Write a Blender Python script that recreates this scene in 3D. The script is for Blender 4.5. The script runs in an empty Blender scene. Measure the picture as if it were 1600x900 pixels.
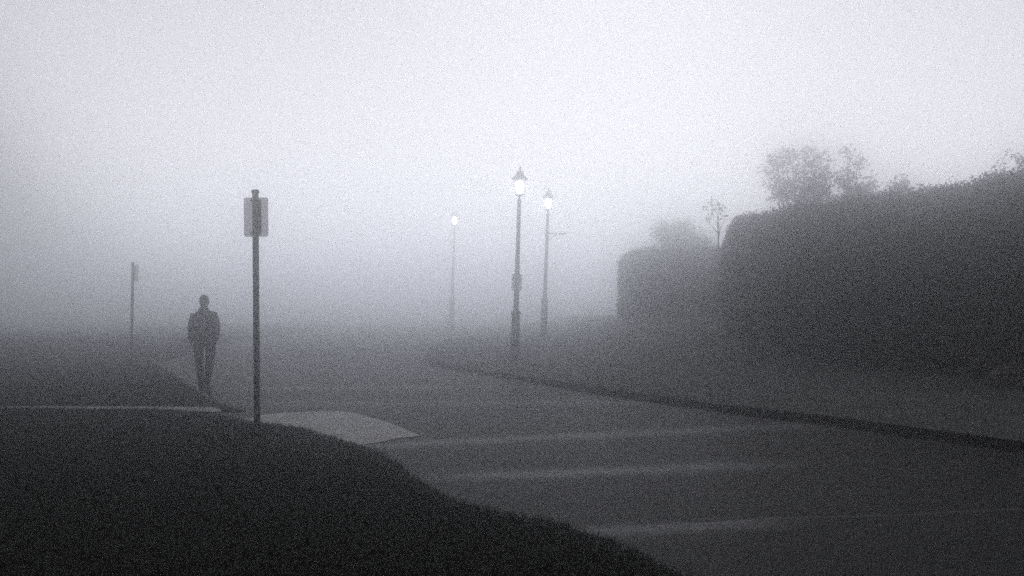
import bpy, bmesh, math, random
import numpy as np
from mathutils import Vector, Matrix, noise

random.seed(7)
rng = np.random.default_rng(7)
scene = bpy.context.scene
C = scene.collection

# ------------------------------------------------------------------ camera
F = 1800.0            # focal length in photo pixels (1600 wide)
EYE = 1.42
HOR = 492.0           # horizon row in the photo
cam_d = bpy.data.cameras.new("camera")
cam = bpy.data.objects.new("camera", cam_d)
C.objects.link(cam)
cam.location = (0, 0, EYE)
cam.rotation_euler = (math.radians(90), 0, 0)
cam_d.sensor_width = 36
cam_d.lens = F / 1600 * 36
cam_d.shift_y = (HOR - 450) / 1600
cam_d.clip_start = 0.05
cam_d.clip_end = 3000
scene.camera = cam

# ------------------------------------------------------------------ world and sun
SUN_EL, SUN_AZ = 30.0, 5.0        # degrees above horizon; degrees right of straight ahead
world = bpy.data.worlds.new("World")
scene.world = world
world.use_nodes = True
wn = world.node_tree.nodes
wl = world.node_tree.links
bg = wn["Background"]
sky = wn.new("ShaderNodeTexSky")
sky.sky_type = 'NISHITA'
sky.sun_disc = False
sky.sun_elevation = math.radians(SUN_EL)
sky.sun_rotation = math.radians(SUN_AZ)
sky.air_density = 1.0
sky.dust_density = 1.0
sky.ozone_density = 1.0
hs = wn.new("ShaderNodeHueSaturation")
hs.inputs["Saturation"].default_value = 0.0
tint = wn.new("ShaderNodeMix")
tint.data_type = 'RGBA'; tint.blend_type = 'MULTIPLY'
tint.inputs[0].default_value = 1.0
tint.inputs[7].default_value = (0.972, 0.966, 1.0, 1)
wl.new(sky.outputs[0], hs.inputs["Color"])
wl.new(hs.outputs[0], tint.inputs[6])
wl.new(tint.outputs[2], bg.inputs[0])
bg.inputs[1].default_value = 0.05

sun_d = bpy.data.lights.new("sun", 'SUN')
sun_d.energy = 1.5
sun_d.angle = math.radians(70)
sun_d.color = (0.975, 0.967, 1.0)
sun = bpy.data.objects.new("sun", sun_d)
C.objects.link(sun)
a, e = math.radians(SUN_AZ), math.radians(SUN_EL)
sdir = Vector((math.sin(a) * math.cos(e), math.cos(a) * math.cos(e), math.sin(e)))
sun.rotation_euler = sdir.to_track_quat('Z', 'Y').to_euler()

vs = scene.view_settings
vs.view_transform = 'Standard'
vs.look = 'None'
vs.exposure = -0.72
vs.gamma = 1.0
scene.cycles.use_denoising = False
scene.cycles.use_adaptive_sampling = True
scene.cycles.adaptive_threshold = 0.03
scene.cycles.adaptive_min_samples = 24
scene.cycles.max_bounces = 8
scene.cycles.volume_bounces = 6
scene.cycles.transparent_max_bounces = 16

HAZE_DENSITY = 0.033
HAZE_G = 0.966

# ------------------------------------------------------------------ helpers
def P(px, py, z=0.0):
    """point on the level z seen at photo pixel (px, py), for surveying only"""
    d = (EYE - z) * F / (py - HOR)
    return ((px - 800) / F * d, d)

def sstep(a, b, x):
    t = min(1.0, max(0.0, (x - a) / (b - a)))
    return t * t * (3 - 2 * t)

def mat(name, base, rough=0.8, spec=0.5, scale=6.0, var=0.35, bump=0.0, bscale=40.0, metallic=0.0, detail=5.0, base2=None):
    m = bpy.data.materials.new(name)
    m.use_nodes = True
    nt = m.node_tree
    b = nt.nodes["Principled BSDF"]
    tc = nt.nodes.new("ShaderNodeTexCoord")
    nz = nt.nodes.new("ShaderNodeTexNoise")
    nz.inputs["Scale"].default_value = scale
    nz.inputs["Detail"].default_value = detail
    nt.links.new(tc.outputs["Object"], nz.inputs["Vector"])
    cr = nt.nodes.new("ShaderNodeValToRGB")
    b2 = base2 if base2 else tuple(c * (1 + var) for c in base)
    b1 = tuple(c * (1 - var) for c in base)
    cr.color_ramp.elements[0].position = 0.3
    cr.color_ramp.elements[1].position = 0.7
    cr.color_ramp.elements[0].color = (*b1, 1)
    cr.color_ramp.elements[1].color = (*b2, 1)
    nt.links.new(nz.outputs["Fac"], cr.inputs["Fac"])
    nt.links.new(cr.outputs["Color"], b.inputs["Base Color"])
    b.inputs["Roughness"].default_value = rough
    b.inputs["Specular IOR Level"].default_value = spec
    b.inputs["Metallic"].default_value = metallic
    if bump:
        n2 = nt.nodes.new("ShaderNodeTexNoise")
        n2.inputs["Scale"].default_value = bscale
        n2.inputs["Detail"].default_value = 6
        nt.links.new(tc.outputs["Object"], n2.inputs["Vector"])
        bp = nt.nodes.new("ShaderNodeBump")
        bp.inputs["Strength"].default_value = bump
        bp.inputs["Distance"].default_value = 0.02
        nt.links.new(n2.outputs["Fac"], bp.inputs["Height"])
        nt.links.new(bp.outputs["Normal"], b.inputs["Normal"])
    return m

M = {
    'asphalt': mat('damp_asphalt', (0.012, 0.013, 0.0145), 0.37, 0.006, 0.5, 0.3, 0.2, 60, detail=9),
    'concrete': mat('damp_concrete', (0.21, 0.21, 0.215), 0.4, 0.04, 2.2, 0.5, 0.5, 50),
    'kerb_shade': mat('shaded_kerb', (0.018, 0.019, 0.02), 0.95, 0.05, 4, 0.5, 0.6, 50),  # shade of the backlit kerb face painted in as near-black base colour
    'kerb': mat('kerb_concrete', (0.055, 0.055, 0.055), 0.85, 0.2, 4, 0.4, 0.6, 50),
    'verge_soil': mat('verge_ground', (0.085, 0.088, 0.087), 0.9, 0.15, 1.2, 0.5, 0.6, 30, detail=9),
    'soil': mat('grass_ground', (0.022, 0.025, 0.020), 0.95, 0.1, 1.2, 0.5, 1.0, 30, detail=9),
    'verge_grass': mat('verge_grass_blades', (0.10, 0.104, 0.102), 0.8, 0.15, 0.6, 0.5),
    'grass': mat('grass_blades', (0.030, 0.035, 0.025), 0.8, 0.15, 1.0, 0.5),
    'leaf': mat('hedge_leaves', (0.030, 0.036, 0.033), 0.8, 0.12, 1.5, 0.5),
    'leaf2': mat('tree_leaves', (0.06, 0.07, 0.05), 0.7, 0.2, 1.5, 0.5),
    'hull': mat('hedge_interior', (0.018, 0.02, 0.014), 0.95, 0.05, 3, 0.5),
    'bark': mat('bark', (0.06, 0.052, 0.045), 0.9, 0.1, 8, 0.4, 0.8, 30),
    'darkpaint': mat('dark_post_paint', (0.025, 0.032, 0.032), 0.5, 0.4, 20, 0.4, 0.2, 90),
    'steel': mat('galvanised_steel', (0.09, 0.10, 0.105), 0.55, 0.4, 25, 0.3, 0.15, 90),
    'alu': mat('sign_aluminium', (0.45, 0.45, 0.47), 0.45, 0.5, 14, 0.18, 0.08, 60),
    'white': mat('white_paint', (0.82, 0.82, 0.82), 0.5, 0.4, 12, 0.1),
    'signblack': mat('sign_black', (0.03, 0.03, 0.03), 0.5, 0.3, 12, 0.1),
    'jacket': mat('jacket_cloth', (0.012, 0.013, 0.016), 0.95, 0.1, 14, 0.35, 0.4, 40),
    'trousers': mat('trouser_cloth', (0.011, 0.012, 0.016), 0.95, 0.1, 14, 0.35, 0.4, 40),
    'skin': mat('skin', (0.30, 0.20, 0.16), 0.6, 0.3, 14, 0.1),
    'hair': mat('hair', (0.02, 0.017, 0.015), 0.8, 0.2, 60, 0.4, 0.5, 120),
    'shoe': mat('shoe_leather', (0.015, 0.015, 0.015), 0.5, 0.3, 14, 0.2),
    'rock': mat('boulder_stone', (0.10, 0.10, 0.10), 0.9, 0.2, 3, 0.4, 1.0, 12),
}
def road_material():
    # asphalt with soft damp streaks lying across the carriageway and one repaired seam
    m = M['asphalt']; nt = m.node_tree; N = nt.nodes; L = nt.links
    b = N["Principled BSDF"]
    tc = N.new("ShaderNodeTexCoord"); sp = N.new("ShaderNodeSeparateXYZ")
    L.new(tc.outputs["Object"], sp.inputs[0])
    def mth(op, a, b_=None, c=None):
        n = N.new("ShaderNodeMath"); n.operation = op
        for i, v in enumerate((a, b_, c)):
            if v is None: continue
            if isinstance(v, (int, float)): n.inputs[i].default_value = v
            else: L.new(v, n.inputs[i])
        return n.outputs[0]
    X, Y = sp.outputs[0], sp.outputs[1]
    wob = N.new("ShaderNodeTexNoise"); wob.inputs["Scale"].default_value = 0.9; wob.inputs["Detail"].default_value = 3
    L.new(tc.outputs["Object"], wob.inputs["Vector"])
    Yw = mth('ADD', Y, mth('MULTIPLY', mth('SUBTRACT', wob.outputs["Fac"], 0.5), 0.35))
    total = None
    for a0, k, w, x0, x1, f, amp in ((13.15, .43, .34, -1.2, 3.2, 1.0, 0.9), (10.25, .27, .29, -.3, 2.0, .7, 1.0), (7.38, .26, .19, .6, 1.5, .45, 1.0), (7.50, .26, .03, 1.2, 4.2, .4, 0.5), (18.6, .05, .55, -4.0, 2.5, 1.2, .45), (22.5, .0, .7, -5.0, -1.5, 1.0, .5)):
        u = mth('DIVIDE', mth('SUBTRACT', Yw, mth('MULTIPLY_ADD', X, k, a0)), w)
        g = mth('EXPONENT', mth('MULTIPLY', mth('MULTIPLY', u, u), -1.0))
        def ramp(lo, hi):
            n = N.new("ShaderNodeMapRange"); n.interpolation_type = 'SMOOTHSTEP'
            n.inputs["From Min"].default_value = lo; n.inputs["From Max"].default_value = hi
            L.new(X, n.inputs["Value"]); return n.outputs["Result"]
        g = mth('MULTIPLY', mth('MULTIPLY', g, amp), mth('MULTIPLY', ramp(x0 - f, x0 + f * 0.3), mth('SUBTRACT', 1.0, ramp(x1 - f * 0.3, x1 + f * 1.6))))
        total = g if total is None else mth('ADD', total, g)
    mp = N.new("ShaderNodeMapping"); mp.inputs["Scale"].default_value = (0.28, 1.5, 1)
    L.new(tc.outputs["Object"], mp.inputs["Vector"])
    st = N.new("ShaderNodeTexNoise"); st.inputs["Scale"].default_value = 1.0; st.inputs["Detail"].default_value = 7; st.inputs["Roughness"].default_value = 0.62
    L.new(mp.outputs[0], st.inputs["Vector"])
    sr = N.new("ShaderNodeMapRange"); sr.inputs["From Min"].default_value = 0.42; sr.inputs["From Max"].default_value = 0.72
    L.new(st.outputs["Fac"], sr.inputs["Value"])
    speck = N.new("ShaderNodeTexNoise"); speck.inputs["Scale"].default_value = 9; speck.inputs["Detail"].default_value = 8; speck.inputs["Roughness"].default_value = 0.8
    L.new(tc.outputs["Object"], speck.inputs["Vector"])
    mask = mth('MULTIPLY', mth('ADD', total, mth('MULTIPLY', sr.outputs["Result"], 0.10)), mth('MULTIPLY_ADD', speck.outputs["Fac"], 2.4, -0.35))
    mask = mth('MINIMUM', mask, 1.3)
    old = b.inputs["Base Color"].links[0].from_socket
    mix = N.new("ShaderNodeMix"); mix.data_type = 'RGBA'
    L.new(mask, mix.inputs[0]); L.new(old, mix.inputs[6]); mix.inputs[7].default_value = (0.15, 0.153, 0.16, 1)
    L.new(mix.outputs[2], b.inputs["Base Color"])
    # thin dark seam along the nearest streak
    us = mth('DIVIDE', mth('SUBTRACT', Yw, mth('MULTIPLY_ADD', X, .26, 7.60)), 0.022)
    seam = mth('EXPONENT', mth('MULTIPLY', mth('MULTIPLY', us, us), -1.0))
    mix2 = N.new("ShaderNodeMix"); mix2.data_type = 'RGBA'
    L.new(mth('MULTIPLY', seam, 0.85), mix2.inputs[0]); L.new(mix.outputs[2], mix2.inputs[6]); mix2.inputs[7].default_value = (0.008, 0.008, 0.009, 1)
    L.new(mix2.outputs[2], b.inputs["Base Color"])
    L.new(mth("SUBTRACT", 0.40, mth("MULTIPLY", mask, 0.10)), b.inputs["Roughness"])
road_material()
def emit_mat(name, col, s):
    m = bpy.data.materials.new(name); m.use_nodes = True
    nt = m.node_tree
    b = nt.nodes["Principled BSDF"]
    b.inputs["Base Color"].default_value = (0.8, 0.8, 0.8, 1)
    lw = nt.nodes.new("ShaderNodeTexNoise"); lw.inputs["Scale"].default_value = 3
    mr = nt.nodes.new("ShaderNodeMapRange")
    mr.inputs["To Min"].default_value = s * 0.9; mr.inputs["To Max"].default_value = s * 1.1
    nt.links.new(lw.outputs["Fac"], mr.inputs["Value"])
    nt.links.new(mr.outputs["Result"], b.inputs["Emission Strength"])
    b.inputs["Emission Color"].default_value = (*col, 1)
    return m
M['glow'] = emit_mat('lit_lamp_globe', (0.95, 0.95, 1.0), 14.0)
def glass_mat():
    m = bpy.data.materials.new('lantern_glass'); m.use_nodes = True
    nt = m.node_tree; out = nt.nodes["Material Output"]
    b = nt.nodes["Principled BSDF"]; b.inputs["Roughness"].default_value = 0.15
    b.inputs["Base Color"].default_value = (0.8, 0.8, 0.85, 1)
    tr = nt.nodes.new("ShaderNodeBsdfTransparent")
    mx = nt.nodes.new("ShaderNodeMixShader")
    nz = nt.nodes.new("ShaderNodeTexNoise"); nz.inputs["Scale"].default_value = 9
    mr = nt.nodes.new("ShaderNodeMapRange"); mr.inputs["To Min"].default_value = 0.05; mr.inputs["To Max"].default_value = 0.25
    nt.links.new(nz.outputs["Fac"], mr.inputs["Value"]); nt.links.new(mr.outputs["Result"], mx.inputs[0])
    nt.links.new(tr.outputs[0], mx.inputs[1]); nt.links.new(b.outputs[0], mx.inputs[2])
    nt.links.new(mx.outputs[0], out.inputs["Surface"])
    return m
M['glass'] = glass_mat()
def panel_mat():
    # thin pale plastic sheet that lets some daylight through
    m = mat('pale_plastic_panel', (0.62, 0.62, 0.64), 0.5, 0.3, 14, 0.12)
    nt = m.node_tree; out = nt.nodes["Material Output"]; b = nt.nodes["Principled BSDF"]
    tl = nt.nodes.new("ShaderNodeBsdfTranslucent"); tl.inputs[0].default_value = (0.88, 0.88, 0.9, 1)
    mx = nt.nodes.new("ShaderNodeMixShader"); mx.inputs[0].default_value = 0.93
    nt.links.new(b.outputs[0], mx.inputs[1]); nt.links.new(tl.outputs[0], mx.inputs[2]); nt.links.new(mx.outputs[0], out.inputs["Surface"])
    return m
M['panel'] = panel_mat()
def backlit(m, col, f):
    # thin leaves pass some light
    nt = m.node_tree; out = nt.nodes["Material Output"]; b = nt.nodes["Principled BSDF"]
    tl = nt.nodes.new("ShaderNodeBsdfTranslucent"); tl.inputs[0].default_value = (*col, 1)
    mx = nt.nodes.new("ShaderNodeMixShader"); mx.inputs[0].default_value = f
    nt.links.new(b.outputs[0], mx.inputs[1]); nt.links.new(tl.outputs[0], mx.inputs[2]); nt.links.new(mx.outputs[0], out.inputs["Surface"])
backlit(M['verge_grass'], (0.30, 0.31, 0.30), 0.5)
backlit(M['grass'], (0.06, 0.064, 0.055), 0.4)

def link(name, me, m=None, parent=None, smooth=False):
    o = bpy.data.objects.new(name, me)
    C.objects.link(o)
    if m is not None and not me.materials:
        me.materials.append(M[m] if isinstance(m, str) else m)
    if parent is not None:
        o.parent = parent
    if smooth:
        me.polygons.foreach_set("use_smooth", [True] * len(me.polygons))
    return o

def mesh(name, verts, faces, m=None, parent=None, smooth=False):
    me = bpy.data.meshes.new(name)
    me.from_pydata([tuple(v) for v in verts], [], faces)
    me.update()
    return link(name, me, m, parent, smooth)

def obj(name, bm, m=None, parent=None, smooth=False):
    me = bpy.data.meshes.new(name)
    bmesh.ops.recalc_face_normals(bm, faces=bm.faces)
    bm.to_mesh(me); bm.free()
    return link(name, me, m, parent, smooth)

def tag(o, label=None, cat=None, group=None, kind=None):
    if label: o['label'] = label
    if cat: o['category'] = cat
    if group: o['group'] = group
    if kind: o['kind'] = kind
    return o

def empty(name, loc, rot=(0, 0, 0)):
    o = bpy.data.objects.new(name, None)
    C.objects.link(o)
    o.location = loc; o.rotation_euler = rot
    return o

def kids(o):
    return [c for c in bpy.data.objects if c.parent == o]

def copy_tree(o, parent=None):
    c = o.copy(); C.objects.link(c); c.parent = parent
    for ch in kids(o):
        copy_tree(ch, c)
    return c

def lathe(bm, prof, seg=24, c=(0, 0), flute=0.0):
    """prof: list of (radius, z)"""
    rings = []
    for r, z in prof:
        ring = []
        for k in range(seg):
            t = 2 * math.pi * k / seg
            rr = r * (1 - flute * (k % 2)) if r > 0.03 else r
            ring.append(bm.verts.new((c[0] + rr * math.cos(t), c[1] + rr * math.sin(t), z)))
        rings.append(ring)
    for a, b in zip(rings, rings[1:]):
        for k in range(seg):
            bm.faces.new((a[k], a[(k + 1) % seg], b[(k + 1) % seg], b[k]))
    bm.faces.new(rings[0][::-1]); bm.faces.new(rings[-1])
    return bm

def tube(bm, pts, radii, seg=8):
    pts = [Vector(p) for p in pts]
    rings = []
    for i, p in enumerate(pts):
        d = (pts[min(i + 1, len(pts) - 1)] - pts[max(i - 1, 0)]).normalized()
        q = d.to_track_quat('Z', 'Y')
        r = radii[i] if hasattr(radii, '__len__') else radii
        rings.append([bm.verts.new(p + q @ Vector((r * math.cos(2 * math.pi * k / seg), r * math.sin(2 * math.pi * k / seg), 0))) for k in range(seg)])
    for a, b in zip(rings, rings[1:]):
        for k in range(seg):
            bm.faces.new((a[k], a[(k + 1) % seg], b[(k + 1) % seg], b[k]))
    bm.faces.new(rings[0][::-1]); bm.faces.new(rings[-1])

def rbox(bm, c, s, r=0.0, seg=2):
    b2 = bmesh.new()
    bmesh.ops.create_cube(b2, size=1)
    bmesh.ops.scale(b2, vec=s, verts=b2.verts)
    if r > 0:
        bmesh.ops.bevel(b2, geom=b2.edges[:], offset=r, segments=seg, affect='EDGES')
    bmesh.ops.translate(b2, vec=c, verts=b2.verts)
    me = bpy.data.meshes.new("tmp"); b2.to_mesh(me); b2.free()
    bm.from_mesh(me); bpy.data.meshes.remove(me)

def quads(name, pos, size, nrm, m, parent=None, aspect=0.55, spread=0.9):
    """many small pointed leaves: pos (n,3), size (n,), nrm (n,3) preferred normals"""
    n = len(pos)
    nr = nrm + rng.normal(0, spread, (n, 3))
    nr /= np.linalg.norm(nr, axis=1, keepdims=True) + 1e-9
    t = rng.normal(0, 1, (n, 3))
    u = np.cross(nr, t); u /= np.linalg.norm(u, axis=1, keepdims=True) + 1e-9
    v = np.cross(nr, u)
    s = size[:, None]
    vv = np.empty((n, 4, 3))
    vv[:, 0] = pos - u * s * 0.5
    vv[:, 1] = pos + v * s * aspect * 0.5 + nr * s * 0.08
    vv[:, 2] = pos + u * s * 0.5
    vv[:, 3] = pos - v * s * aspect * 0.5 + nr * s * 0.08
    me = bpy.data.meshes.new(name)
    me.vertices.add(n * 4); me.vertices.foreach_set("co", vv.reshape(-1))
    me.loops.add(n * 4); me.loops.foreach_set("vertex_index", np.arange(n * 4, dtype=np.int32))
    me.polygons.add(n); me.polygons.foreach_set("loop_start", np.arange(n, dtype=np.int32) * 4)
    me.update(calc_edges=True)
    return link(name, me, m, parent)

def blades(name, xy, zf, h, m, w=0.007):
    n = len(xy)
    base = np.column_stack([xy, [zf(x, y) for x, y in xy]])
    ang = rng.uniform(0, 2 * math.pi, n)
    hh = h * rng.uniform(0.45, 1.25, n)
    lean = rng.normal(0, 0.45, (n, 2)) * hh[:, None]
    dx = np.cos(ang) * w; dy = np.sin(ang) * w
    vv = np.empty((n, 3, 3))
    vv[:, 0] = base + np.column_stack([dx, dy, np.full(n, -0.01)])
    vv[:, 1] = base + np.column_stack([-dx, -dy, np.full(n, -0.01)])
    vv[:, 2] = base + np.column_stack([lean, hh])
    me = bpy.data.meshes.new(name)
    me.vertices.add(n * 3); me.vertices.foreach_set("co", vv.reshape(-1))
    me.loops.add(n * 3); me.loops.foreach_set("vertex_index", np.arange(n * 3, dtype=np.int32))
    me.polygons.add(n); me.polygons.foreach_set("loop_start", np.arange(n, dtype=np.int32) * 3)
    me.update(calc_edges=True)
    return link(name, me, m)

def resample(pts, step):
    out = []
    for a, b in zip(pts, pts[1:]):
        L = math.hypot(b[0] - a[0], b[1] - a[1]); k = max(1, int(L / step))
        for i in range(k):
            t = i / k
            out.append((a[0] + (b[0] - a[0]) * t, a[1] + (b[1] - a[1]) * t))
    out.append(tuple(pts[-1]))
    return out

def smooth_line(pts, n=3):
    for _ in range(n):
        q = [pts[0]]
        for a, b in zip(pts, pts[1:]):
            q.append((a[0] * .75 + b[0] * .25, a[1] * .75 + b[1] * .25))
            q.append((a[0] * .25 + b[0] * .75, a[1] * .25 + b[1] * .75))
        q.append(pts[-1]); pts = q
    return pts

# ------------------------------------------------------------------ terrain heights
def z_road(x, y):
    return 0.35 * sstep(29, 44, y) + 0.12 * sstep(46, 75, y) + 0.012 * noise.noise((x * 0.22, y * 0.22, 0))
def z_right(x, y):
    bank = 0.78 * sstep(25.5, 33.5, y) * sstep(0.8, 5.6, x)
    bank += 0.06 * sstep(4, 9, x)
    return z_road(x, y) + 0.10 + bank + 0.03 * noise.noise((x * 0.5, y * 0.5, 3.1)) * sstep(0, 1, abs(x) + 5)
def z_left(x, y):
    return z_road(x, y) + 0.025 + 0.085 * sstep(17.2, 20, y) + (0.01 + 0.04 * sstep(17.2, 20, y)) * noise.noise((x * 0.35, y * 0.35, 7.7))
def z_near(x, y):
    return z_road(x, y) + 0.05 + 0.03 * noise.noise((x * 0.6, y * 0.6, 1.7))

# ------------------------------------------------------------------ ground, road
def grid(name, x0, x1, y0, y1, nx, ny, zf, m):
    vs_ = []; fs = []
    for j in range(ny + 1):
        for i in range(nx + 1):
            x = x0 + (x1 - x0) * i / nx; y = y0 + (y1 - y0) * j / ny
            vs_.append((x, y, zf(x, y)))
    for j in range(ny):
        for i in range(nx):
            k = j * (nx + 1) + i
            fs.append((k, k + 1, k + nx + 2, k + nx + 1))
    return mesh(name, vs_, fs, m, None, True)
g = grid('ground', -170, 170, -90, 210, 60, 60, lambda x, y: z_road(x, y) - 0.12, 'soil')
tag(g, kind='structure')
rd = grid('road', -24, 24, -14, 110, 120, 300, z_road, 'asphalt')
tag(rd, kind='structure')

def ruled(name, A, B, zf, rows, m, power=1.0):
    vs_ = []; fs = []
    n = len(A)
    for i in range(n):
        for j in range(rows + 1):
            t = (j / rows) ** power
            x = A[i][0] + (B[i][0] - A[i][0]) * t; y = A[i][1] + (B[i][1] - A[i][1]) * t
            vs_.append((x, y, zf(x, y)))
    for i in range(n - 1):
        for j in range(rows):
            k = i * (rows + 1) + j
            fs.append((k, k + 1, k + rows + 2, k + rows + 1))
    return mesh(name, vs_, fs, m, None, True)

def kerb(name, line, zf, side, w=0.13, m='kerb', lift=0.012):
    """kerb stone along line; its outer face stands on the line, its top reaches w towards side"""
    vs_ = []; fs = []
    n = len(line)
    for i, (x, y) in enumerate(line):
        a = line[max(i - 1, 0)]; b = line[min(i + 1, n - 1)]
        tx, ty = b[0] - a[0], b[1] - a[1]; L = math.hypot(tx, ty) or 1
        nx, ny = -ty / L * side, tx / L * side
        zr = z_road(x, y) - 0.02
        zt = zf(x, y) + lift
        for (o, z) in ((-0.004, zr), (0.004, zt - 0.02), (0.022, zt), (w, zt), (w, zr)):
            vs_.append((x + nx * o, y + ny * o, z))
    for i in range(n - 1):
        for j in range(4):
            k = i * 5 + j
            fs.append((k, k + 1, k + 6, k + 5))
    return mesh(name, vs_, fs, m)

def in_poly(poly, xs, ys):
    inside = np.zeros(len(xs), bool)
    j = len(poly) - 1
    for i in range(len(poly)):
        xi, yi = poly[i]; xj, yj = poly[j]
        cnd = ((yi > ys) != (yj > ys)) & (xs < (xj - xi) * (ys - yi) / (yj - yi + 1e-12) + xi)
        inside ^= cnd; j = i
    return inside
def scatter(poly, n, ymin=None, ymax=None, bias=0.0):
    xs = np.array([p[0] for p in poly]); ys = np.array([p[1] for p in poly])
    out = []
    x = rng.uniform(xs.min(), xs.max(), n * 6)
    if bias:
        lo, hi = max(ys.min(), ymin or -1e9), min(ys.max(), ymax or 1e9)
        y = lo * (hi / lo) ** rng.uniform(0, 1, n * 6)
    else:
        y = rng.uniform(max(ys.min(), -1e9 if ymin is None else ymin), min(ys.max(), 1e9 if ymax is None else ymax), n * 6)
    k = in_poly(poly, x, y) & (np.abs(x) < 0.47 * y + 2)
    return np.column_stack([x[k], y[k]])[:n]

# right verge, behind the long kerb that sweeps from far left to near right
ZK = 0.05
rk_px = [(662, 567), (700, 573), (740, 580), (800, 589), (850, 597), (925, 609), (1000, 620), (1080, 631), (1150, 641), (1230, 650), (1300, 658), (1380, 668), (1450, 678), (1530, 689), (1600, 699), (1700, 714)]
rk = [P(*p, ZK) for p in rk_px]
rk = [(0.5, 110), (-1.0, 70), (-2.0, 52), (-2.6, 42), (-2.75, 37.5)] + rk + [(7.0, 8.0), (8.0, 4.0), (8.6, 0), (9, -6), (9, -13)]
rk = resample(smooth_line(rk, 2), 0.5)
rB = [(24.0, 110 - (110 + 13) * (i / (len(rk) - 1))) for i in range(len(rk))]
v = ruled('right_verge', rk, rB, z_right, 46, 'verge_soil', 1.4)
v.name = 'grass_verge'; tag(v, kind='structure')
kb = kerb('kerb', rk, z_right, 1, 0.045, 'kerb_shade', 0.002); tag(kb, kind='structure')
# far-left verge beside the walking person
ZL = 0.06
lk_px = [(236, 566), (262, 578), (284, 596), (311, 615), (346, 628), (384, 637)]
lk = [(-14, 110), (-12.5, 70), (-11.2, 45), (-10.3, 36)] + [P(*p, ZL) for p in lk_px]
e1 = P(384, 640, ZL)
path_far = [e1, (-6, 17.25), (-12, 17.1), (-24, 17.0)]
lk_all = resample(smooth_line(lk, 2), 0.5)
lB = [(-24.0, 110 - (110 - 17.0) * (i / (len(lk_all) - 1))) for i in range(len(lk_all))]
v = ruled('grass_verge', lk_all, lB, z_left, 30, 'soil'); tag(v, kind='structure')
kb = kerb('kerb', lk_all, z_left, -1); tag(kb, kind='structure')
# near verge, where the tall sign stands
nk_px = [(396, 660), (430, 664), (480, 673), (545, 692), (600, 716), (650, 748), (705, 780), (770, 796), (830, 808), (885, 826), (950, 850), (1040, 892)]
nk = [P(*p, ZL) for p in nk_px]
path_near = [(-24, 16.75), (-10, 16.82), (-5.5, 16.75), (-4.5, 16.3)]
nk = path_near + nk + [(1.4, 4.6), (2.2, 2.0), (2.6, -3), (2.6, -13)]
nk_all = resample(smooth_line(nk, 2), 0.3)
nB = [(-24.0, 16.6 - 29.6 * (i / (len(nk_all) - 1)) ** 1.0) for i in range(len(nk_all))]
v = ruled('grass_verge', nk_all, nB, z_near, 50, 'soil', 1.3); tag(v, kind='structure')
nkb = [p for p in nk_all if p[0] > -4.6]
kb = kerb('kerb', nkb, z_near, -1, 0.11); tag(kb, kind='structure')
# narrow footpath between the two left verges
pa = resample([(-24, 16.6), (-12, 16.7), (-6, 16.65), (-4.1, 16.3)], 0.5)
pb = resample([(-24, 17.45), (-12, 17.4), (-6, 17.3), (-3.9, 17.15)], 0.5)
n_ = min(len(pa), len(pb))
v = ruled('footpath', pa[:n_], pb[:n_], lambda x, y: z_road(x, y) + 0.045, 4, "concrete"); tag(v, kind='structure')

def sheet(name, px, m, lift=0.004, z=0.0, jit=0.0, rot=0):
    pts = [P(*p, z) for p in px]
    pts = smooth_line(pts + [pts[0]], 1)[:-1]
    pts = resample(pts + [pts[0]], 0.25)[:-1]
    pts = [(x + jit * noise.noise((x * 2, y * 2, 1)), y + jit * noise.noise((x * 2, y * 2, 5))) for x, y in pts]
    bm = bmesh.new()
    vv = [bm.verts.new((x, y, 0)) for x, y in pts]
    f = bm.faces.new(vv)
    bmesh.ops.triangulate(bm, faces=[f])
    xs = [p[0] for p in pts]; ys = [p[1] for p in pts]
    for axis, lo, hi in ((0, min(xs), max(xs)), (1, min(ys), max(ys))):
        k = int((hi - lo) / 0.4)
        for i in range(1, k + 1):
            co = [0, 0, 0]; no = [0, 0, 0]
            co[axis] = lo + (hi - lo) * i / (k + 1); no[axis] = 1
            bmesh.ops.bisect_plane(bm, geom=bm.verts[:] + bm.edges[:] + bm.faces[:], plane_co=co, plane_no=no)
    for q in bm.verts:
        q.co.z = z_road(q.co.x, q.co.y) + lift
    o = obj(name, bm, m); tag(o, kind='structure')
    for p in o.data.polygons:
        p.use_smooth = True
    if o.data.polygons[0].normal.z < 0:
        o.data.flip_normals()
    return o
sheet('concrete_apron', [(372, 655), (400, 650), (470, 644), (545, 643), (572, 650), (600, 659), (630, 669), (660, 680), (620, 689), (560, 696), (520, 705), (430, 680)], 'concrete', 0.005, jit=0.16)

# grass
near_poly = [(p[0] + 0.02 + 0.07 * noise.noise((p[0] * 3, p[1] * 3, 0)), p[1]) for p in nk_all] + [(-24, -13)]
xy = scatter(near_poly, 230000, 4.5, 16.85, 1)
tag(blades('grass', xy, z_near, 0.05, 'grass', 0.006), kind='stuff')
rp = [(p[0] + 0.03, p[1] + 0.03) for p in rk] + [(24, 110)]
xy = scatter(rp, 120000, 9.0, 48, 1)
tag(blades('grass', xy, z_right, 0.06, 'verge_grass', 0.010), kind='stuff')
lp = [(p[0] - 0.15, p[1]) for p in lk_all] + [(-24, 17.5), (-24, 110)]
xy = scatter(lp, 60000, 17.4, 50, 1)
tag(blades('grass', xy, z_left, 0.065, 'grass', 0.010), kind='stuff')

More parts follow.
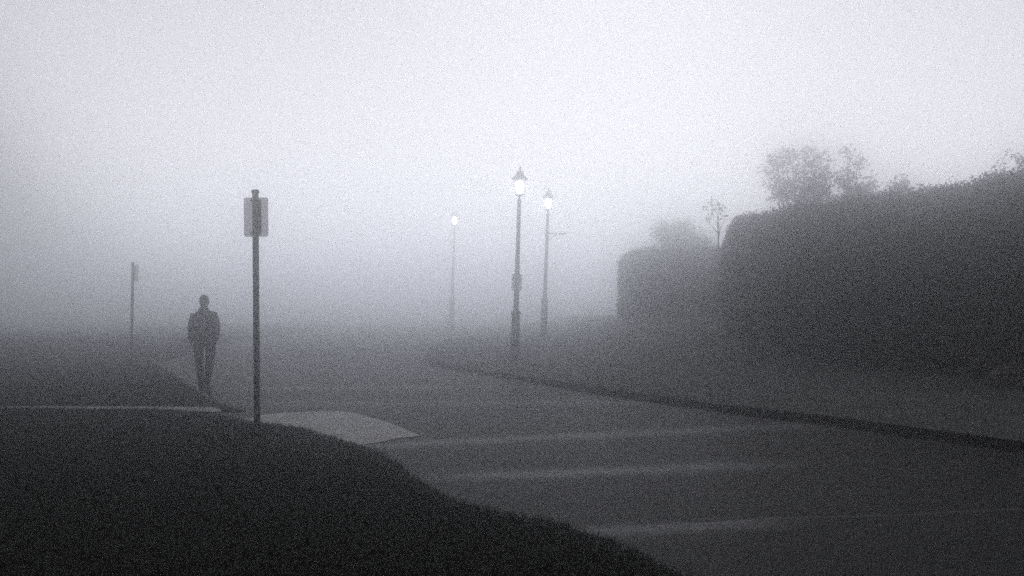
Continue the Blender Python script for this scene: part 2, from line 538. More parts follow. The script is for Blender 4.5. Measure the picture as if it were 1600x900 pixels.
# ------------------------------------------------------------------ hedges
def hedge(name, front, ztop, thick, zf, nleaf, leaf, label, cap0=True, cap1=False, bulge=0.25, capL=2.6, seedz=0.0):
    """front: base line (x,y) of the visible face, from far end to near end"""
    root_loc = (front[0][0], front[0][1], zf(*front[0]))
    ln = resample(smooth_line(front, 2), 0.12)
    n = len(ln)
    S = [0]
    for a_, b_ in zip(ln, ln[1:]):
        S.append(S[-1] + math.hypot(b_[0] - a_[0], b_[1] - a_[1]))
    tot = S[-1]
    rows = 34
    V = []
    for i, (x, y) in enumerate(ln):
        a_ = ln[max(i - 1, 0)]; b_ = ln[min(i + 1, n - 1)]
        tx, ty = b_[0] - a_[0], b_[1] - a_[1]; L = math.hypot(tx, ty)
        tx /= L; ty /= L
        nx, ny = ty, -tx                 # towards the visible face
        if nx * -x + ny * -y < 0: nx, ny = -nx, -ny
        u = 1.0
        if cap0 and S[i] < capL: u = math.sqrt(max(0.0, 1 - (1 - S[i] / capL) ** 2))
        if cap1 and tot - S[i] < capL: u = min(u, math.sqrt(max(0.0, 1 - (1 - (tot - S[i]) / capL) ** 2)))
        zb = zf(x, y) - 0.05
        zt = ztop(x, y) if callable(ztop) else ztop
        H = zt - zb
        cx, cy = x - nx * thick / 2, y - ny * thick / 2
        for j in range(rows):
            th = math.pi * (-0.5) + 2 * math.pi * j / rows
            c_, s_ = math.cos(th), math.sin(th)
            k = 0.32
            w = (abs(c_) ** k) * (1 if c_ >= 0 else -1)
            h = (abs(s_) ** k) * (1 if s_ >= 0 else -1)
            hz = 0.5 + 0.5 * h * (0.70 + 0.30 * u)
            wd = thick / 2 * (0.15 + 0.85 * u) * (1 + bulge * math.sin(math.pi * min(1, max(0, hz))) - bulge * 0.5)
            px_, py_, pz_ = cx + nx * w * wd, cy + ny * w * wd, zb + H * hz
            q = Vector((px_, py_, pz_ + seedz))
            d = 0.17 * noise.noise(q * 0.8) + 0.14 * noise.noise(q * 2.3) + 0.06 * noise.noise(q * 6)
            V.append((px_ + nx * w * d, py_ + ny * w * d, pz_ + h * d * 0.8))
    V = np.array(V)
    o_ = np.array(root_loc)
    root = empty(name, root_loc)
    F_ = []
    for i in range(n - 1):
        for j in range(rows):
            a1 = i * rows + j; a2 = i * rows + (j + 1) % rows
            F_.append((a1, a2, a2 + rows, a1 + rows))
    F_.append(tuple(range(rows))); F_.append(tuple(range((n - 1) * rows, n * rows)))
    # hull pulled a little inside the leaves
    cen = V.reshape(n, rows, 3).mean(axis=1, keepdims=True)
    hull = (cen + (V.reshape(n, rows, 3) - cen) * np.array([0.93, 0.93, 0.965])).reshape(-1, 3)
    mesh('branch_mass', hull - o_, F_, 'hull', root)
    # leaves over the surface, denser where seen
    Q = np.array([f for f in F_[:-2]])
    A_, B_, C_, D_ = V[Q[:, 0]], V[Q[:, 1]], V[Q[:, 2]], V[Q[:, 3]]
    nr = np.cross(B_ - A_, D_ - A_); ar = np.linalg.norm(nr, axis=1) + 1e-9
    nr = nr / ar[:, None]
    cenq = cen.reshape(n, 3)[np.minimum(Q[:, 0] // rows, n - 1)]
    flip = np.sign(np.einsum('ij,ij->i', nr, A_ - cenq)); nr *= flip[:, None]
    mid = (A_ + C_) / 2
    facing = np.einsum('ij,ij->i', nr, np.array([0, 0, EYE]) - mid)
    wgt = ar * np.where(facing > -0.5, 1.0, 0.25) / (np.linalg.norm(mid, axis=1)) ** 0.6
    wgt *= np.where(nr[:, 2] > 0.4, 1.6, 1.0)
    wgt *= np.where(mid[:, 0] > 0.52 * mid[:, 1], 0.15, 1.0)
    k = rng.choice(len(Q), nleaf, p=wgt / wgt.sum())
    s, t = rng.uniform(0, 1, (2, nleaf, 1))
    pos = A_[k] * (1 - s) * (1 - t) + B_[k] * s * (1 - t) + C_[k] * s * t + D_[k] * (1 - s) * t
    pos = pos + nr[k] * rng.normal(0.0, 0.05, (nleaf, 1))
    top = nr[k][:, 2] > 0.5
    pos[top, 2] += np.abs(rng.normal(0, 0.09, top.sum()))
    lf = quads('leaves', pos - o_, leaf * rng.uniform(0.6, 1.5, nleaf), nr[k], 'leaf', root)
    lf['kind'] = 'stuff'
    tag(root, label, 'hedge', 'clipped hedges along the bank')
    return root
hp = [(5.55, 33.3), (6.0, 31.8), (6.8, 29.8), (7.65, 27.4), (8.65, 24.1), (9.5, 21.3), (10.7, 17.5), (12.3, 12.5), (13.8, 8.5)]
hedge('tall_hedge', hp, lambda x, y: 4.02 + 0.09 * noise.noise((x, y, 0)), 2.2, z_right, 230000, 0.060,
      'tall dark clipped hedge running along the right side of the verge')
hp2 = [(4.5, 50.0), (5.4, 49.8), (6.6, 49.6), (8.2, 49.4), (10.5, 49.0), (14, 48.5)]
hedge('clipped_hedge', hp2, 4.15, 2.4, z_right, 60000, 0.085,
      'pale misty square-cut hedge behind the end of the tall hedge', bulge=0.12, capL=2.0, seedz=9.0)

# ------------------------------------------------------------------ trees
def tree(name, x, y, zb, height, label, seed, spread=0.55, leaves=9000, leaf=0.10, trunk_r=0.09, split=0.35, openness=1.0, lean=0.0, group='loose trees rising behind the hedge'):
    r = random.Random(seed)
    root = empty(name, (x, y, zb))
    bm = bmesh.new(); tips = []
    def grow(p, d, L, rad, depth):
        pts = [p]; rr = [rad]
        nseg = 4
        for i in range(nseg):
            d = (d + Vector((r.gauss(0, .13), r.gauss(0, .13), r.gauss(0.03, .06)))).normalized()
            p = p + d * L / nseg
            pts.append(p); rr.append(rad * (1 - 0.45 * (i + 1) / nseg))
            if depth <= 1: tips.append((p, 0.5 + 0.5 * depth))
        tube(bm, pts, rr, 6 if depth > 1 else 4)
        if depth == 0:
            return
        for k in range(r.choice((3, 4))):
            t = r.uniform(0.45, 1.0)
            i = min(nseg, int(t * nseg)); q = pts[i]
            az = r.uniform(0, 6.283); sp = r.uniform(0.4, 1.0) * spread * 1.6
            nd = (d + Vector((math.cos(az) * sp, math.sin(az) * sp, r.uniform(-0.1, 0.4)))).normalized()
            grow(q, nd, L * r.uniform(0.55, 0.78), rr[i] * 0.62, depth - 1)
    grow(Vector((0, 0, 0)), Vector((lean, 0, 1)).normalized(), height * split, trunk_r, 4)
    zmax = max(v_.co.z for v_ in bm.verts)
    k = height / zmax
    for v_ in bm.verts: v_.co *= k
    tr = obj('trunk', bm, 'bark', root)
    T = np.array([tuple(p * k) for p, _ in tips])
    # uneven: drop whole twigs so gaps show
    keep = np.array([noise.noise(Vector(tuple(t)) * 0.9 + Vector((seed, 0, 0))) > -0.05 * openness for t in T])
    T = T[keep]
    ii = rng.integers(0, len(T), leaves)
    pos = T[ii] + rng.normal(0, 0.25, (leaves, 3))
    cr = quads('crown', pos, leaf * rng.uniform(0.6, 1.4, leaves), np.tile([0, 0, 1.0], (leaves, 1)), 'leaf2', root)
    tag(root, label, 'tree', group)
    return root
def topz(py, d): return EYE + (HOR - py) * d / F
def at(px, d): return (px - 800) / F * d
def limb_tree(name, bx, d, ends, label, seed, leaf=0.14, per=300, pocket=0.25, rad=0.10, fork=0.45, group='loose trees rising behind the hedge'):
    """a tree whose limbs run to the given places; twigs and leaf pockets hang on the outer half of each limb"""
    r = random.Random(seed)
    x0 = at(bx, d); z0 = z_right(x0, d) - 0.05
    root = empty(name, (x0, d, z0))
    bm = bmesh.new(); cl = []
    tops = [(at(px, d) - x0, topz(py, d) - z0) for px, py in ends]
    H = max(z for _, z in tops); zf_ = H * fork
    tube(bm, [(0, 0, -0.1), (0.03, 0.02, zf_ * 0.5), (0, 0, zf_)], [rad, rad * 0.85, rad * 0.7], 10)
    for tx, tz in tops:
        ty = r.uniform(-1, 1) * (0.35 + 0.5 * H * 0.25)
        s0 = Vector((0, 0, zf_ * r.uniform(0.75, 1.0))); e0 = Vector((tx, ty, tz))
        m0 = s0.lerp(e0, 0.5) + Vector((tx * 0.12, ty * 0.1, -0.1 * (tz - zf_))) + Vector((r.gauss(0, .08), r.gauss(0, .08), 0))
        pts = [s0, s0.lerp(m0, .5), m0, m0.lerp(e0, .5) + Vector((r.gauss(0, .05), 0, 0.03)), e0]
        tube(bm, pts, [rad * .5, rad * .42, rad * .32, rad * .2, rad * .06], 6)
        L_ = (e0 - s0).length
        for k in range(max(4, int(L_ * 3.5))):
            t = r.uniform(0.35, 1.0); i_ = min(3, int(t * 4)); q = pts[i_].lerp(pts[i_ + 1], t * 4 - i_)
            dr = Vector((r.gauss(0, 1), r.gauss(0, 1), r.uniform(0.0, 1.0))).normalized() * r.uniform(0.2, 0.5)
            tube(bm, [q, q + dr * 0.5 + Vector((0, 0, .02)), q + dr], [rad * .09, rad * .06, rad * .03], 4)
            cl.append(q + dr); cl.append(q + dr * 0.6)
        cl.append(e0)
    obj('trunk', bm, 'bark', root)
    T = np.array([tuple(c) for c in cl]); n = per * len(tops)
    ii = rng.integers(0, len(T), n)
    pos = T[ii] + rng.normal(0, pocket * 0.5, (n, 3))
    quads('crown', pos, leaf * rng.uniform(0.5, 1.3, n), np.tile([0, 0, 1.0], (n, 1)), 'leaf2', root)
    tag(root, label, 'tree', group)
    return root
limb_tree('misty_tree', 1258, 41, [(1206, 246), (1213, 262), (1222, 238), (1242, 231), (1250, 240), (1264, 232), (1281, 238), (1288, 252), (1276, 268), (1262, 262), (1228, 292), (1214, 304), (1250, 296), (1268, 296), (1293, 300), (1204, 326), (1232, 322), (1302, 322)],
          'tallest and fullest misty tree above the hedge, open on its left side', 3)
limb_tree('misty_tree', 1338, 40, [(1322, 240), (1328, 258), (1312, 284), (1340, 266), (1352, 268), (1362, 284), (1346, 290), (1324, 296), (1308, 306), (1376, 306), (1360, 310), (1300, 318), (1318, 316), (1340, 314), (1368, 318)],
          'thin spiky misty tree just right of the tallest one above the hedge', 11, per=270, pocket=0.26)
limb_tree('misty_tree', 1392, 38, [(1414, 280), (1404, 290), (1392, 298), (1380, 304), (1370, 312), (1424, 292), (1360, 312), (1388, 308), (1408, 302)],
          'low leaning misty tree barely clearing the hedge top, right of the spiky one', 5, per=260, pocket=0.2)
limb_tree('misty_tree', 1625, 30, [(1592, 246), (1583, 252), (1600, 238), (1618, 232), (1640, 236), (1660, 240), (1610, 262)],
          'tree at the right edge of the photo showing only a few twigs above the hedge', 31, leaf=0.11, per=260, pocket=0.18)
limb_tree('sapling', 1122, 34.8, [(1118, 311), (1124, 316), (1130, 326), (1116, 326), (1122, 334)],
          'wispy sapling standing up behind the left end of the tall hedge', 41, leaf=0.09, per=26, pocket=0.10, rad=0.03, fork=0.8)
for px_, py_, d_, lab, sp_, nl, sd in (
    (1078, 350, 66, 'faint bushy tree fading into mist above the square-cut hedge, right one', 0.7, 9000, 21),
    (1025, 374, 68, 'faintest tree in the mist above the square-cut hedge, left one', 0.7, 8000, 23)):
    x_ = at(px_, d_); zb = z_right(x_, d_) - 0.05
    tree('misty_tree', x_, d_, zb, topz(py_, d_) - zb, lab, sd, sp_, nl, 0.16)

# ------------------------------------------------------------------ sign posts
def sign_post(loc, lean, label, rotz=0.0, tall=2.75, offset=0.0):
    root = empty('sign_post', loc, (0, lean, rotz))
    bm = bmesh.new()
    # omega section post
    w, dd, t = 0.032, 0.026, 0.005
    prof = [(-w, dd), (-w, -dd), (w, -dd), (w, dd), (w - t, dd), (w - t, -dd + t), (-w + t, -dd + t), (-w + t, dd)]
    lo = [bm.verts.new((x, y, -0.2)) for x, y in prof]; hi = [bm.verts.new((x, y, tall)) for x, y in prof]
    n = len(prof)
    for i in range(n): bm.faces.new((lo[i], lo[(i + 1) % n], hi[(i + 1) % n], hi[i]))
    bm.faces.new(hi); bm.faces.new(lo[::-1])
    obj('post', bm, 'darkpaint', root)
    bm = bmesh.new(); rbox(bm, (0, 0, tall + 0.008), (0.08, 0.066, 0.045), 0.008)
    obj('cap', bm, 'darkpaint', root)
    # plate, seen from its back: thin sheet with rounded corners behind the post
    bm = bmesh.new()
    W, H, R = 0.272, 0.445, 0.025
    zc = tall - 0.275
    vv = []
    for cx, cz, a0 in ((W / 2 - R, H / 2 - R, 0), (-W / 2 + R, H / 2 - R, 90), (-W / 2 + R, -H / 2 + R, 180), (W / 2 - R, -H / 2 + R, 270)):
        for k in range(6):
            t_ = math.radians(a0 + 18 * k)
            vv.append((cx + R * math.cos(t_) + offset, cz + R * math.sin(t_) + zc))
    A_ = [bm.verts.new((x, 0.040, z)) for x, z in vv]; B_ = [bm.verts.new((x, 0.044, z)) for x, z in vv]
    n = len(vv)
    bm.faces.new(A_[::-1]); bm.faces.new(B_)
    for i in range(n): bm.faces.new((A_[i], A_[(i + 1) % n], B_[(i + 1) % n], B_[i]))
    pl = obj('sign_plate', bm, 'panel', root)
    bm = bmesh.new(); rbox(bm, (0.012, 0.033, zc), (0.095, 0.012, H - 0.05), 0.004)
    obj('stiffening_channel', bm, 'steel', root)
    for dz in (-0.185, 0.185):
        bm = bmesh.new(); rbox(bm, (0.0, 0.001, zc + dz), (0.11, 0.074, 0.028), 0.006)
        cl = obj('clamp', bm, 'steel', root)
        for sx in (-0.044, 0.044):
            bm = bmesh.new(); rbox(bm, (sx, -0.040, zc + dz), (0.016, 0.012, 0.016), 0.003)
            obj('bolt', bm, 'darkpaint', cl)
    tag(root, label, 'sign post', 'sign posts on the left verges')
    return root
bx_, by_ = P(402, 673, 0.11)
s1 = sign_post((bx_, by_, z_near(bx_, by_)), math.radians(-0.45), 'dark sign post with pale blank plate back, nearest the camera on the grass', math.radians(4))
bx_, by_ = P(205, 566, 0.12)
s2 = sign_post((bx_, by_, z_left(bx_, by_)), math.radians(1.8), 'faint thin sign post standing in mist left of the walking person', math.radians(-38), 2.72, 0.06)

# slender pale pole before the misty hedge
d_ = 44.0; x_ = at(1034, d_); zb = z_right(x_, d_)
root = empty('pale_pole', (x_, d_, zb))
bm = bmesh.new(); lathe(bm, [(0.036, -0.1), (0.036, 2.9), (0.034, 3.3 - 0.2)], 12); obj('pole', bm, 'white', root)
bm = bmesh.new(); lathe(bm, [(0.045, 3.1), (0.045, 3.14), (0.02, 3.17)], 12); obj('cap', bm, 'white', root)
bm = bmesh.new(); lathe(bm, [(0.07, 0.0), (0.07, 0.05), (0.04, 0.09)], 12); obj('base', bm, 'steel', root)
tag(root, 'slender pale pole standing in front of the misty square-cut hedge', 'pole')

# ------------------------------------------------------------------ street lamps
def street_lamp():
    root = empty('street_lamp', (0, 0, 0))
    SEG = 16
    bm = bmesh.new()
    lathe(bm, [(0.155, -0.1), (0.155, 0.10), (0.148, 0.13), (0.130, 0.17), (0.125, 0.24), (0.119, 0.9), (0.116, 1.24), (0.127, 1.27), (0.142, 1.31), (0.138, 1.345), (0.10, 1.39), (0.078, 1.43)], SEG, flute=0.06)
    obj('base', bm, 'darkpaint', root)
    bm = bmesh.new()
    lathe(bm, [(0.076, 1.42), (0.072, 1.60), (0.066, 2.4), (0.060, 3.3), (0.054, 4.1), (0.052, 4.38), (0.066, 4.40), (0.070, 4.43), (0.058, 4.46), (0.040, 4.50)], SEG, flute=0.07)
    obj('post', bm, 'darkpaint', root)
    bm = bmesh.new()
    lathe(bm, [(0.080, 1.60), (0.086, 1.63), (0.080, 1.66), (0.073, 1.67)], SEG); obj('collar', bm, 'darkpaint', root)
    # lantern
    z0 = 4.50
    bm = bmesh.new()
    lathe(bm, [(0.030, z0 - 0.01), (0.028, z0 + 0.05), (0.052, z0 + 0.075), (0.112, z0 + 0.10), (0.118, z0 + 0.12), (0.10, z0 + 0.125)], SEG)
    obj('lantern_holder', bm, 'darkpaint', root)
    n = 6; zb_, zt_, rb, rt = z0 + 0.125, z0 + 0.54, 0.115, 0.205
    ang = [math.radians(15 + 60 * k) for k in range(n)]
    for k in range(n):
        a_, b_ = ang[k], ang[(k + 1) % n]
        bm = bmesh.new()
        vv = [(rb * math.cos(a_), rb * math.sin(a_), zb_), (rb * math.cos(b_), rb * math.sin(b_), zb_), (rt * math.cos(b_), rt * math.sin(b_), zt_), (rt * math.cos(a_), rt * math.sin(a_), zt_)]
        o1 = [bm.verts.new(q) for q in vv]; o2 = [bm.verts.new((q[0] * 0.975, q[1] * 0.975, q[2])) for q in vv]
        bm.faces.new(o1); bm.faces.new(o2[::-1])
        for i in range(4): bm.faces.new((o1[i], o1[(i + 1) % 4], o2[(i + 1) % 4], o2[i]))
        obj('pane', bm, 'glass', root)
        bm = bmesh.new(); tube(bm, [(rb * 1.02 * math.cos(a_), rb * 1.02 * math.sin(a_), zb_ - 0.01), (rt * 1.02 * math.cos(a_), rt * 1.02 * math.sin(a_), zt_ + 0.01)], 0.009, 6)
        obj('lantern_rib', bm, 'darkpaint', root)
    bm = bmesh.new()
    lathe(bm, [(0.215, zt_), (0.228, zt_ + 0.015), (0.222, zt_ + 0.035), (0.19, zt_ + 0.06), (0.13, zt_ + 0.115), (0.10, zt_ + 0.165), (0.088, zt_ + 0.18), (0.10, zt_ + 0.195), (0.098, zt_ + 0.215), (0.06, zt_ + 0.235), (0.035, zt_ + 0.25)], 24)
    obj('lantern_roof', bm, 'darkpaint', root)
    bm = bmesh.new()
    lathe(bm, [(0.018, zt_ + 0.24), (0.016, zt_ + 0.27), (0.030, zt_ + 0.29), (0.034, zt_ + 0.31), (0.024, zt_ + 0.335), (0.010, zt_ + 0.36), (0.004, zt_ + 0.395)], 12)
    obj('finial', bm, 'darkpaint', root)
    bm = bmesh.new()
    lathe(bm, [(0.045, zb_ + 0.03), (0.080, zb_ + 0.06), (0.098, zb_ + 0.12), (0.116, zb_ + 0.21), (0.122, zb_ + 0.28), (0.105, zb_ + 0.34), (0.05, zb_ + 0.37)], 20)
    obj('lit_globe', bm, 'glow', root, True)
    return root
lamp = street_lamp()
GR = 'old-fashioned street lamps glowing in the mist'
tag(lamp, 'nearest lit street lamp with a small round-marked notice on its post', 'street lamp', GR)
l2 = copy_tree(lamp); l3 = copy_tree(lamp)
def bulb_place(o, px_bulb, py_bulb, px_base, d, scale=1.0):
    zb_ = EYE + (HOR - py_bulb) * d / F - 4.85 * scale
    x_b = at(px_base, d)
    o.location = (x_b, d, zb_)
    o.rotation_euler = (0, math.atan2(at(px_bulb, d) - x_b, 4.85), 0)
    o.scale = (scale,) * 3
    return zb_
print('lamp z', bulb_place(lamp, 812, 291, 804, 32.0), z_right(0, 32))
print('lamp2 z', bulb_place(l2, 856, 317, 849, 46, 1.115), z_right(1.2, 41.5))
print('lamp3 z', bulb_place(l3, 709, 344, 705, 72, 1.40), z_right(-2.6, 52))
tag(l2, 'second lit street lamp, with a bracket arm reaching right below its lantern', 'street lamp', GR)
tag(l3, 'farthest street lamp, only its glowing head clearly seen through the mist', 'street lamp', GR)
# bracket arm with a hanging leafy basket frame on the second lamp
bm = bmesh.new()
tube(bm, [(0.04, 0, 3.50), (0.25, 0, 3.68), (0.45, 0, 3.74), (0.66, 0, 3.76)], 0.016, 8)
tube(bm, [(0.04, 0, 3.76), (0.30, 0, 3.77), (0.70, 0, 3.78)], 0.014, 8)
for k in range(12):
    pass
obj('bracket_arm', bm, 'darkpaint', l2)
# notice on first lamp
bm = bmesh.new()
rbox(bm, (0, -0.075, 2.02 + 0.16), (0.27, 0.006, 0.46), 0.002)
pl = obj('notice_plate', bm, 'panel', lamp)
bm = bmesh.new()
for k in range(32):
    t0, t1 = 2 * math.pi * k / 32, 2 * math.pi * (k + 1) / 32
    q = [(R_ * math.cos(t), -0.0805, 2.26 + R_ * math.sin(t)) for R_, t in ((0.085, t0), (0.085, t1), (0.115, t1), (0.115, t0))]
    bm.faces.new([bm.verts.new(p_) for p_ in q])
obj('ring_mark', bm, 'signblack', pl)
for dz in (-0.12, 0.2):
    bm = bmesh.new()
    rbox(bm, (0, -0.066, 2.18 + dz), (0.16, 0.016, 0.03), 0.003)
    obj('strap', bm, 'steel', lamp)

# ------------------------------------------------------------------ boulder at the right edge
d_ = 19.6; x_ = at(1590, d_)
bm = bmesh.new(); bmesh.ops.create_icosphere(bm, subdivisions=4, radius=1)
for q in bm.verts:
    c = q.co.copy()
    f = 1 + 0.35 * noise.noise(c * 1.1 + Vector((3, 1, 2))) + 0.12 * noise.noise(c * 3)
    q.co = Vector((c.x * 0.42 * f, c.y * 0.36 * f, (c.z * 0.5 + 0.25) * 0.62 * f * (1 - 0.35 * abs(c.x))))
rk_o = obj('boulder', bm, 'rock', None, False)
rk_o.location = (x_, d_, z_right(x_, d_))
tag(rk_o, 'dark rough boulder at the foot of the tall hedge, right edge of the photo', 'boulder')

# ------------------------------------------------------------------ the walking person
def loft(bm, rings, seg=20):
    """rings: (centre, rx, ry) horizontal ellipses or with a direction"""
    R_ = []
    for i, (c, rx, ry) in enumerate(rings):
        c = Vector(c)
        a_ = Vector(rings[max(i - 1, 0)][0]); b_ = Vector(rings[min(i + 1, len(rings) - 1)][0])
        d = (b_ - a_)
        d = d.normalized() if d.length > 1e-6 else Vector((0, 0, 1))
        xax = Vector((1, 0, 0)); yax = d.cross(xax)
        if yax.length < 0.2: xax = Vector((0, 0, 1)); yax = d.cross(xax)
        yax.normalize(); xax = yax.cross(d).normalized()
        R_.append([bm.verts.new(c + xax * rx * math.cos(2 * math.pi * k / seg) + yax * ry * math.sin(2 * math.pi * k / seg)) for k in range(seg)])
    for a_, b_ in zip(R_, R_[1:]):
        for k in range(seg):
            bm.faces.new((a_[k], a_[(k + 1) % seg], b_[(k + 1) % seg], b_[k]))
    bm.faces.new(R_[0][::-1]); bm.faces.new(R_[-1])

def remeshed(name, bm, m, parent, voxel=0.012, sm=3):
    o = obj(name, bm, m, parent)
    md = o.modifiers.new('r', 'REMESH'); md.mode = 'VOXEL'; md.voxel_size = voxel
    ms = o.modifiers.new('s', 'SMOOTH'); ms.factor = 0.5; ms.iterations = sm
    dg = bpy.context.evaluated_depsgraph_get()
    me = bpy.data.meshes.new_from_object(o.evaluated_get(dg))
    o.modifiers.clear(); old = o.data; o.data = me
    if not me.materials: me.materials.append(M[m])
    me.polygons.foreach_set("use_smooth", [True] * len(me.polygons))
    return o

px_, py_ = P(319, 607, 0.0)
person = empty('person', (px_, py_, z_road(px_, py_) + 0.004), (0, 0, math.radians(3)))
person.scale = (1.08, 1.05, 1.0)
tag(person, 'person in a dark jacket and trousers walking away along the road edge', 'person')
# faces away (+Y); x to the right of the picture; leaning a touch left in the hips
feet = {-1: ((-0.065, 0.10), 1), 1: ((0.085, -0.06), -1)}
hip = (0.0, 0.0, 0.93)
legs = {
    -1: [(-0.090, 0, 0.95), (-0.108, 0.04, 0.72), (-0.104, 0.085, 0.50), (-0.086, 0.07, 0.28), (-0.070, 0.06, 0.09)],
    1: [(0.090, 0, 0.95), (0.108, 0.015, 0.72), (0.104, 0.0, 0.50), (0.084, -0.06, 0.28), (0.068, -0.10, 0.10)],
}
arms = {
    -1: [(-0.165, 0.0, 1.43), (-0.204, -0.02, 1.32), (-0.224, -0.035, 1.16), (-0.238, 0.0, 1.02), (-0.240, 0.05, 0.90)],
    1: [(0.165, 0.0, 1.43), (0.208, -0.02, 1.32), (0.238, -0.05, 1.17), (0.236, -0.03, 1.04), (0.212, 0.02, 0.93)],
}
bm = bmesh.new()
loft(bm, [((0, 0, 0.86), .13, .09), ((0, 0, 0.95), .165, .11), ((0, 0, 1.08), .15, .10), ((0, 0, 1.25), .17, .115), ((0, 0, 1.38), .18, .11), ((0, 0, 1.46), .13, .08), ((0, 0.005, 1.50), .065, .065), ((0, 0.015, 1.57), .056, .06), ((0, 0.02, 1.60), .056, .06)])
# head facing +Y: skull, jaw, nose, ears
loft(bm, [((0, 0.045, 1.545), .032, .04), ((0, 0.04, 1.565), .052, .065), ((0, 0.03, 1.60), .066, .085), ((0, 0.022, 1.65), .074, .095), ((0, 0.018, 1.70), .076, .098), ((0, 0.012, 1.745), .066, .085), ((0, 0.008, 1.775), .040, .052), ((0, 0.006, 1.785), .015, .02)])
tube(bm, [(0, 0.105, 1.675), (0, 0.125, 1.645), (0, 0.128, 1.630)], [0.008, 0.012, 0.014], 8)
for sx in (-1, 1):
    rbox(bm, (sx * 0.079, 0.015, 1.655), (0.014, 0.032, 0.058), 0.006)
    L = legs[sx]
    loft(bm, [(L[0], .082, .085), (L[1], .072, .078), (L[2], .052, .055), (L[3], .045, .05), (L[4], .034, .036)], 14)
    fx, fy = L[4][0], L[4][1]
    loft(bm, [((fx, fy - 0.045, 0.05), .028, .034), ((fx + sx * .006, fy + 0.05, 0.045), .036, .034), ((fx + sx * .02, fy + 0.14, 0.035), .04, .022), ((fx + sx * .024, fy + 0.19, 0.03), .03, .014)], 12)
    A_ = arms[sx]
    loft(bm, [(A_[0], .055, .055), (A_[1], .048, .05), (A_[2], .040, .042), (A_[3], .034, .034), (A_[4], .024, .030)], 12)
    h = Vector(A_[4]); d = (Vector(A_[4]) - Vector(A_[3])).normalized()
    palm = [(h, .020, .028), (h + d * 0.045, .018, .040), (h + d * 0.085, .015, .042)]
    loft(bm, palm, 12)
    side = Vector((0, 1, 0.4)).normalized()
    for k, (off, ln_) in enumerate(((0.030, 0.062), (0.010, 0.072), (-0.011, 0.068), (-0.030, 0.052))):
        b_ = h + d * 0.082 + side * off
        curl = Vector((-sx * 0.4, 0.15, 0))
        tube(bm, [b_ - d * 0.01, b_ + d * ln_ * 0.45, b_ + (d + curl * 0.4).normalized() * ln_ * 0.8, b_ + (d + curl).normalized() * ln_], [.0095, .009, .0085, .007], 8)
    b_ = h + d * 0.02 + side * 0.03
    tube(bm, [b_, b_ + side * 0.022 + d * 0.02, b_ + side * 0.03 + d * 0.048], [.012, .0105, .008], 8)
body = remeshed('body', bm, 'skin', person, 0.008, 2)
# eyes, mouth
for sx in (-1, 1):
    bm = bmesh.new(); bmesh.ops.create_uvsphere(bm, u_segments=10, v_segments=8, radius=0.012)
    bmesh.ops.translate(bm, vec=(sx * 0.03, 0.108, 1.668), verts=bm.verts); obj('eye', bm, 'white', person, True)
bm = bmesh.new(); tube(bm, [(-0.024, 0.108, 1.607), (0, 0.118, 1.605), (0.024, 0.108, 1.607)], [.003, .006, .003], 8); obj('mouth', bm, 'skin', person)
# hair
bm = bmesh.new()
loft(bm, [((0, -0.035, 1.575), .050, .04), ((0, -0.03, 1.60), .066, .060), ((0, -0.016, 1.65), .082, .080), ((0, -0.006, 1.70), .086, .092), ((0, 0.0, 1.75), .076, .088), ((0, 0.002, 1.785), .050, .06), ((0, 0.004, 1.797), .02, .025)])
hair = remeshed('hair', bm, 'hair', person, 0.009, 2)
# jacket: torso + sleeves in one surface, hem over the hips, raised collar
bm = bmesh.new()
loft(bm, [((0, 0, 0.84), .178, .130), ((0, 0, 0.87), .186, .14), ((0, -0.005, 0.98), .186, .14), ((0, -0.005, 1.12), .185, .135), ((0, -0.008, 1.28), .200, .14), ((0, -0.01, 1.38), .200, .13), ((0, -0.01, 1.44), .165, .11), ((0, -0.005, 1.485), .120, .095), ((0, 0, 1.515), .086, .085), ((0, 0.008, 1.555), .076, .078)], 24)
for sx in (-1, 1):
    A_ = [Vector(q) for q in arms[sx]]
    end = A_[3].lerp(A_[4], 0.85)
    loft(bm, [((sx * 0.12, 0, 1.43), .06, .075), (A_[0] + Vector((sx * 0.01, 0, -0.01)), .066, .075), (A_[1], .064, .070), (A_[2], .058, .062), (A_[2].lerp(A_[3], .5), .052, .056), (A_[3], .048, .052), (end, .045, .047)], 16)
for q in bm.verts:
    n_1 = noise.noise(q.co * 9.0); q.co += q.co.normalized() * 0
jk = remeshed('jacket', bm, 'jacket', person, 0.012, 2)
for q in jk.data.vertices:
    k = noise.noise(Vector((q.co.x * 7, q.co.y * 7, q.co.z * 16)))
    q.co.x += 0.007 * k; q.co.y += 0.010 * k
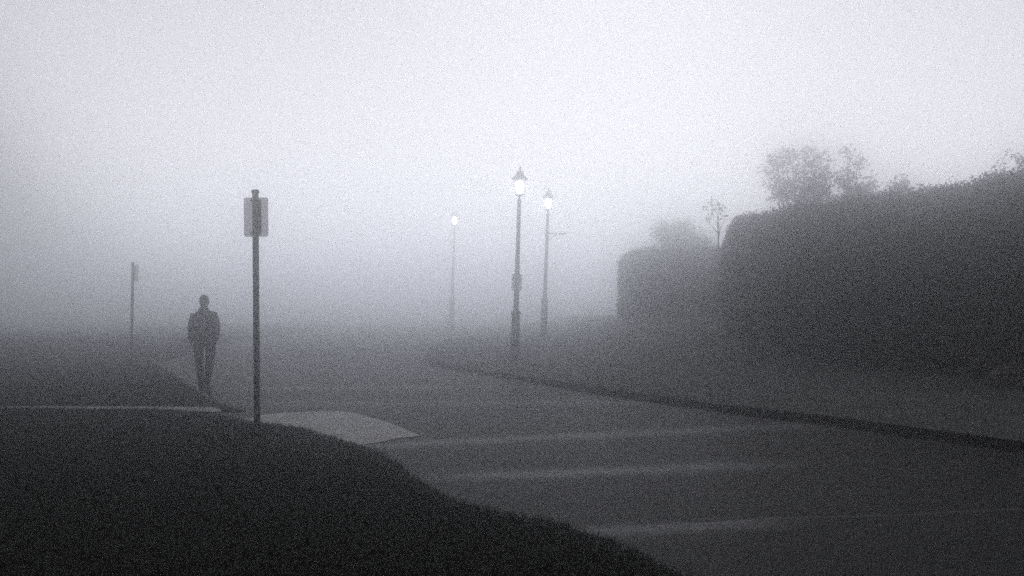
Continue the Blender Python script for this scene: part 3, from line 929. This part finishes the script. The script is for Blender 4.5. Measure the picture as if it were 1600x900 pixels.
# trousers
bm = bmesh.new()
loft(bm, [((0, 0, 0.82), .150, .115), ((0, 0, 0.90), .168, .122), ((0, 0, 0.99), .165, .12)])
for sx in (-1, 1):
    L = [Vector(q) for q in legs[sx]]
    loft(bm, [(L[0], .098, .105), (L[0].lerp(L[1], .5), .094, .102), (L[1], .088, .094), (L[2], .076, .080), (L[3], .066, .072), (L[4] + Vector((0, 0, 0.01)), .054, .064), (L[4] + Vector((0, 0.0, -0.045)), .053, .068)], 16)
tr = remeshed('trousers', bm, 'trousers', person, 0.010, 1)
for q in tr.data.vertices:
    k = noise.noise(Vector((q.co.x * 9, q.co.y * 9, q.co.z * 14)))
    q.co.x += 0.006 * k; q.co.y += 0.008 * k
for sx in (-1, 1):
    L = legs[sx]; fx, fy = L[4][0], L[4][1]
    bm = bmesh.new()
    loft(bm, [((fx, fy - 0.075, 0.045), .030, .040), ((fx, fy - 0.05, 0.05), .040, .050), ((fx + sx * .006, fy + 0.05, 0.048), .046, .046), ((fx + sx * .02, fy + 0.15, 0.034), .050, .033), ((fx + sx * .026, fy + 0.215, 0.026), .034, .022)], 14)
    o = obj('shoe', bm, 'shoe', person, True)

# ------------------------------------------------------------------ haze
def haze():
    bm = bmesh.new(); bmesh.ops.create_cube(bm, size=1)
    x0, x1, y0, y1, z0, z1 = -176, 176, -96, 216, -1.25, 9.0
    bmesh.ops.scale(bm, vec=(x1 - x0, y1 - y0, z1 - z0), verts=bm.verts)
    bmesh.ops.translate(bm, vec=((x0 + x1) / 2, (y0 + y1) / 2, (z0 + z1) / 2), verts=bm.verts)
    m = bpy.data.materials.new('mist'); m.use_nodes = True
    nt = m.node_tree
    for n in list(nt.nodes):
        if n.type != 'OUTPUT_MATERIAL': nt.nodes.remove(n)
    pv = nt.nodes.new("ShaderNodeVolumePrincipled")
    pv.inputs["Color"].default_value = (0.960, 0.970, 0.996, 1)
    pv.inputs["Density"].default_value = HAZE_DENSITY
    pv.inputs["Anisotropy"].default_value = HAZE_G
    nt.links.new(pv.outputs[0], nt.nodes["Material Output"].inputs["Volume"])
    o = obj('haze', bm, m)
    tag(o, kind='stuff')
haze()
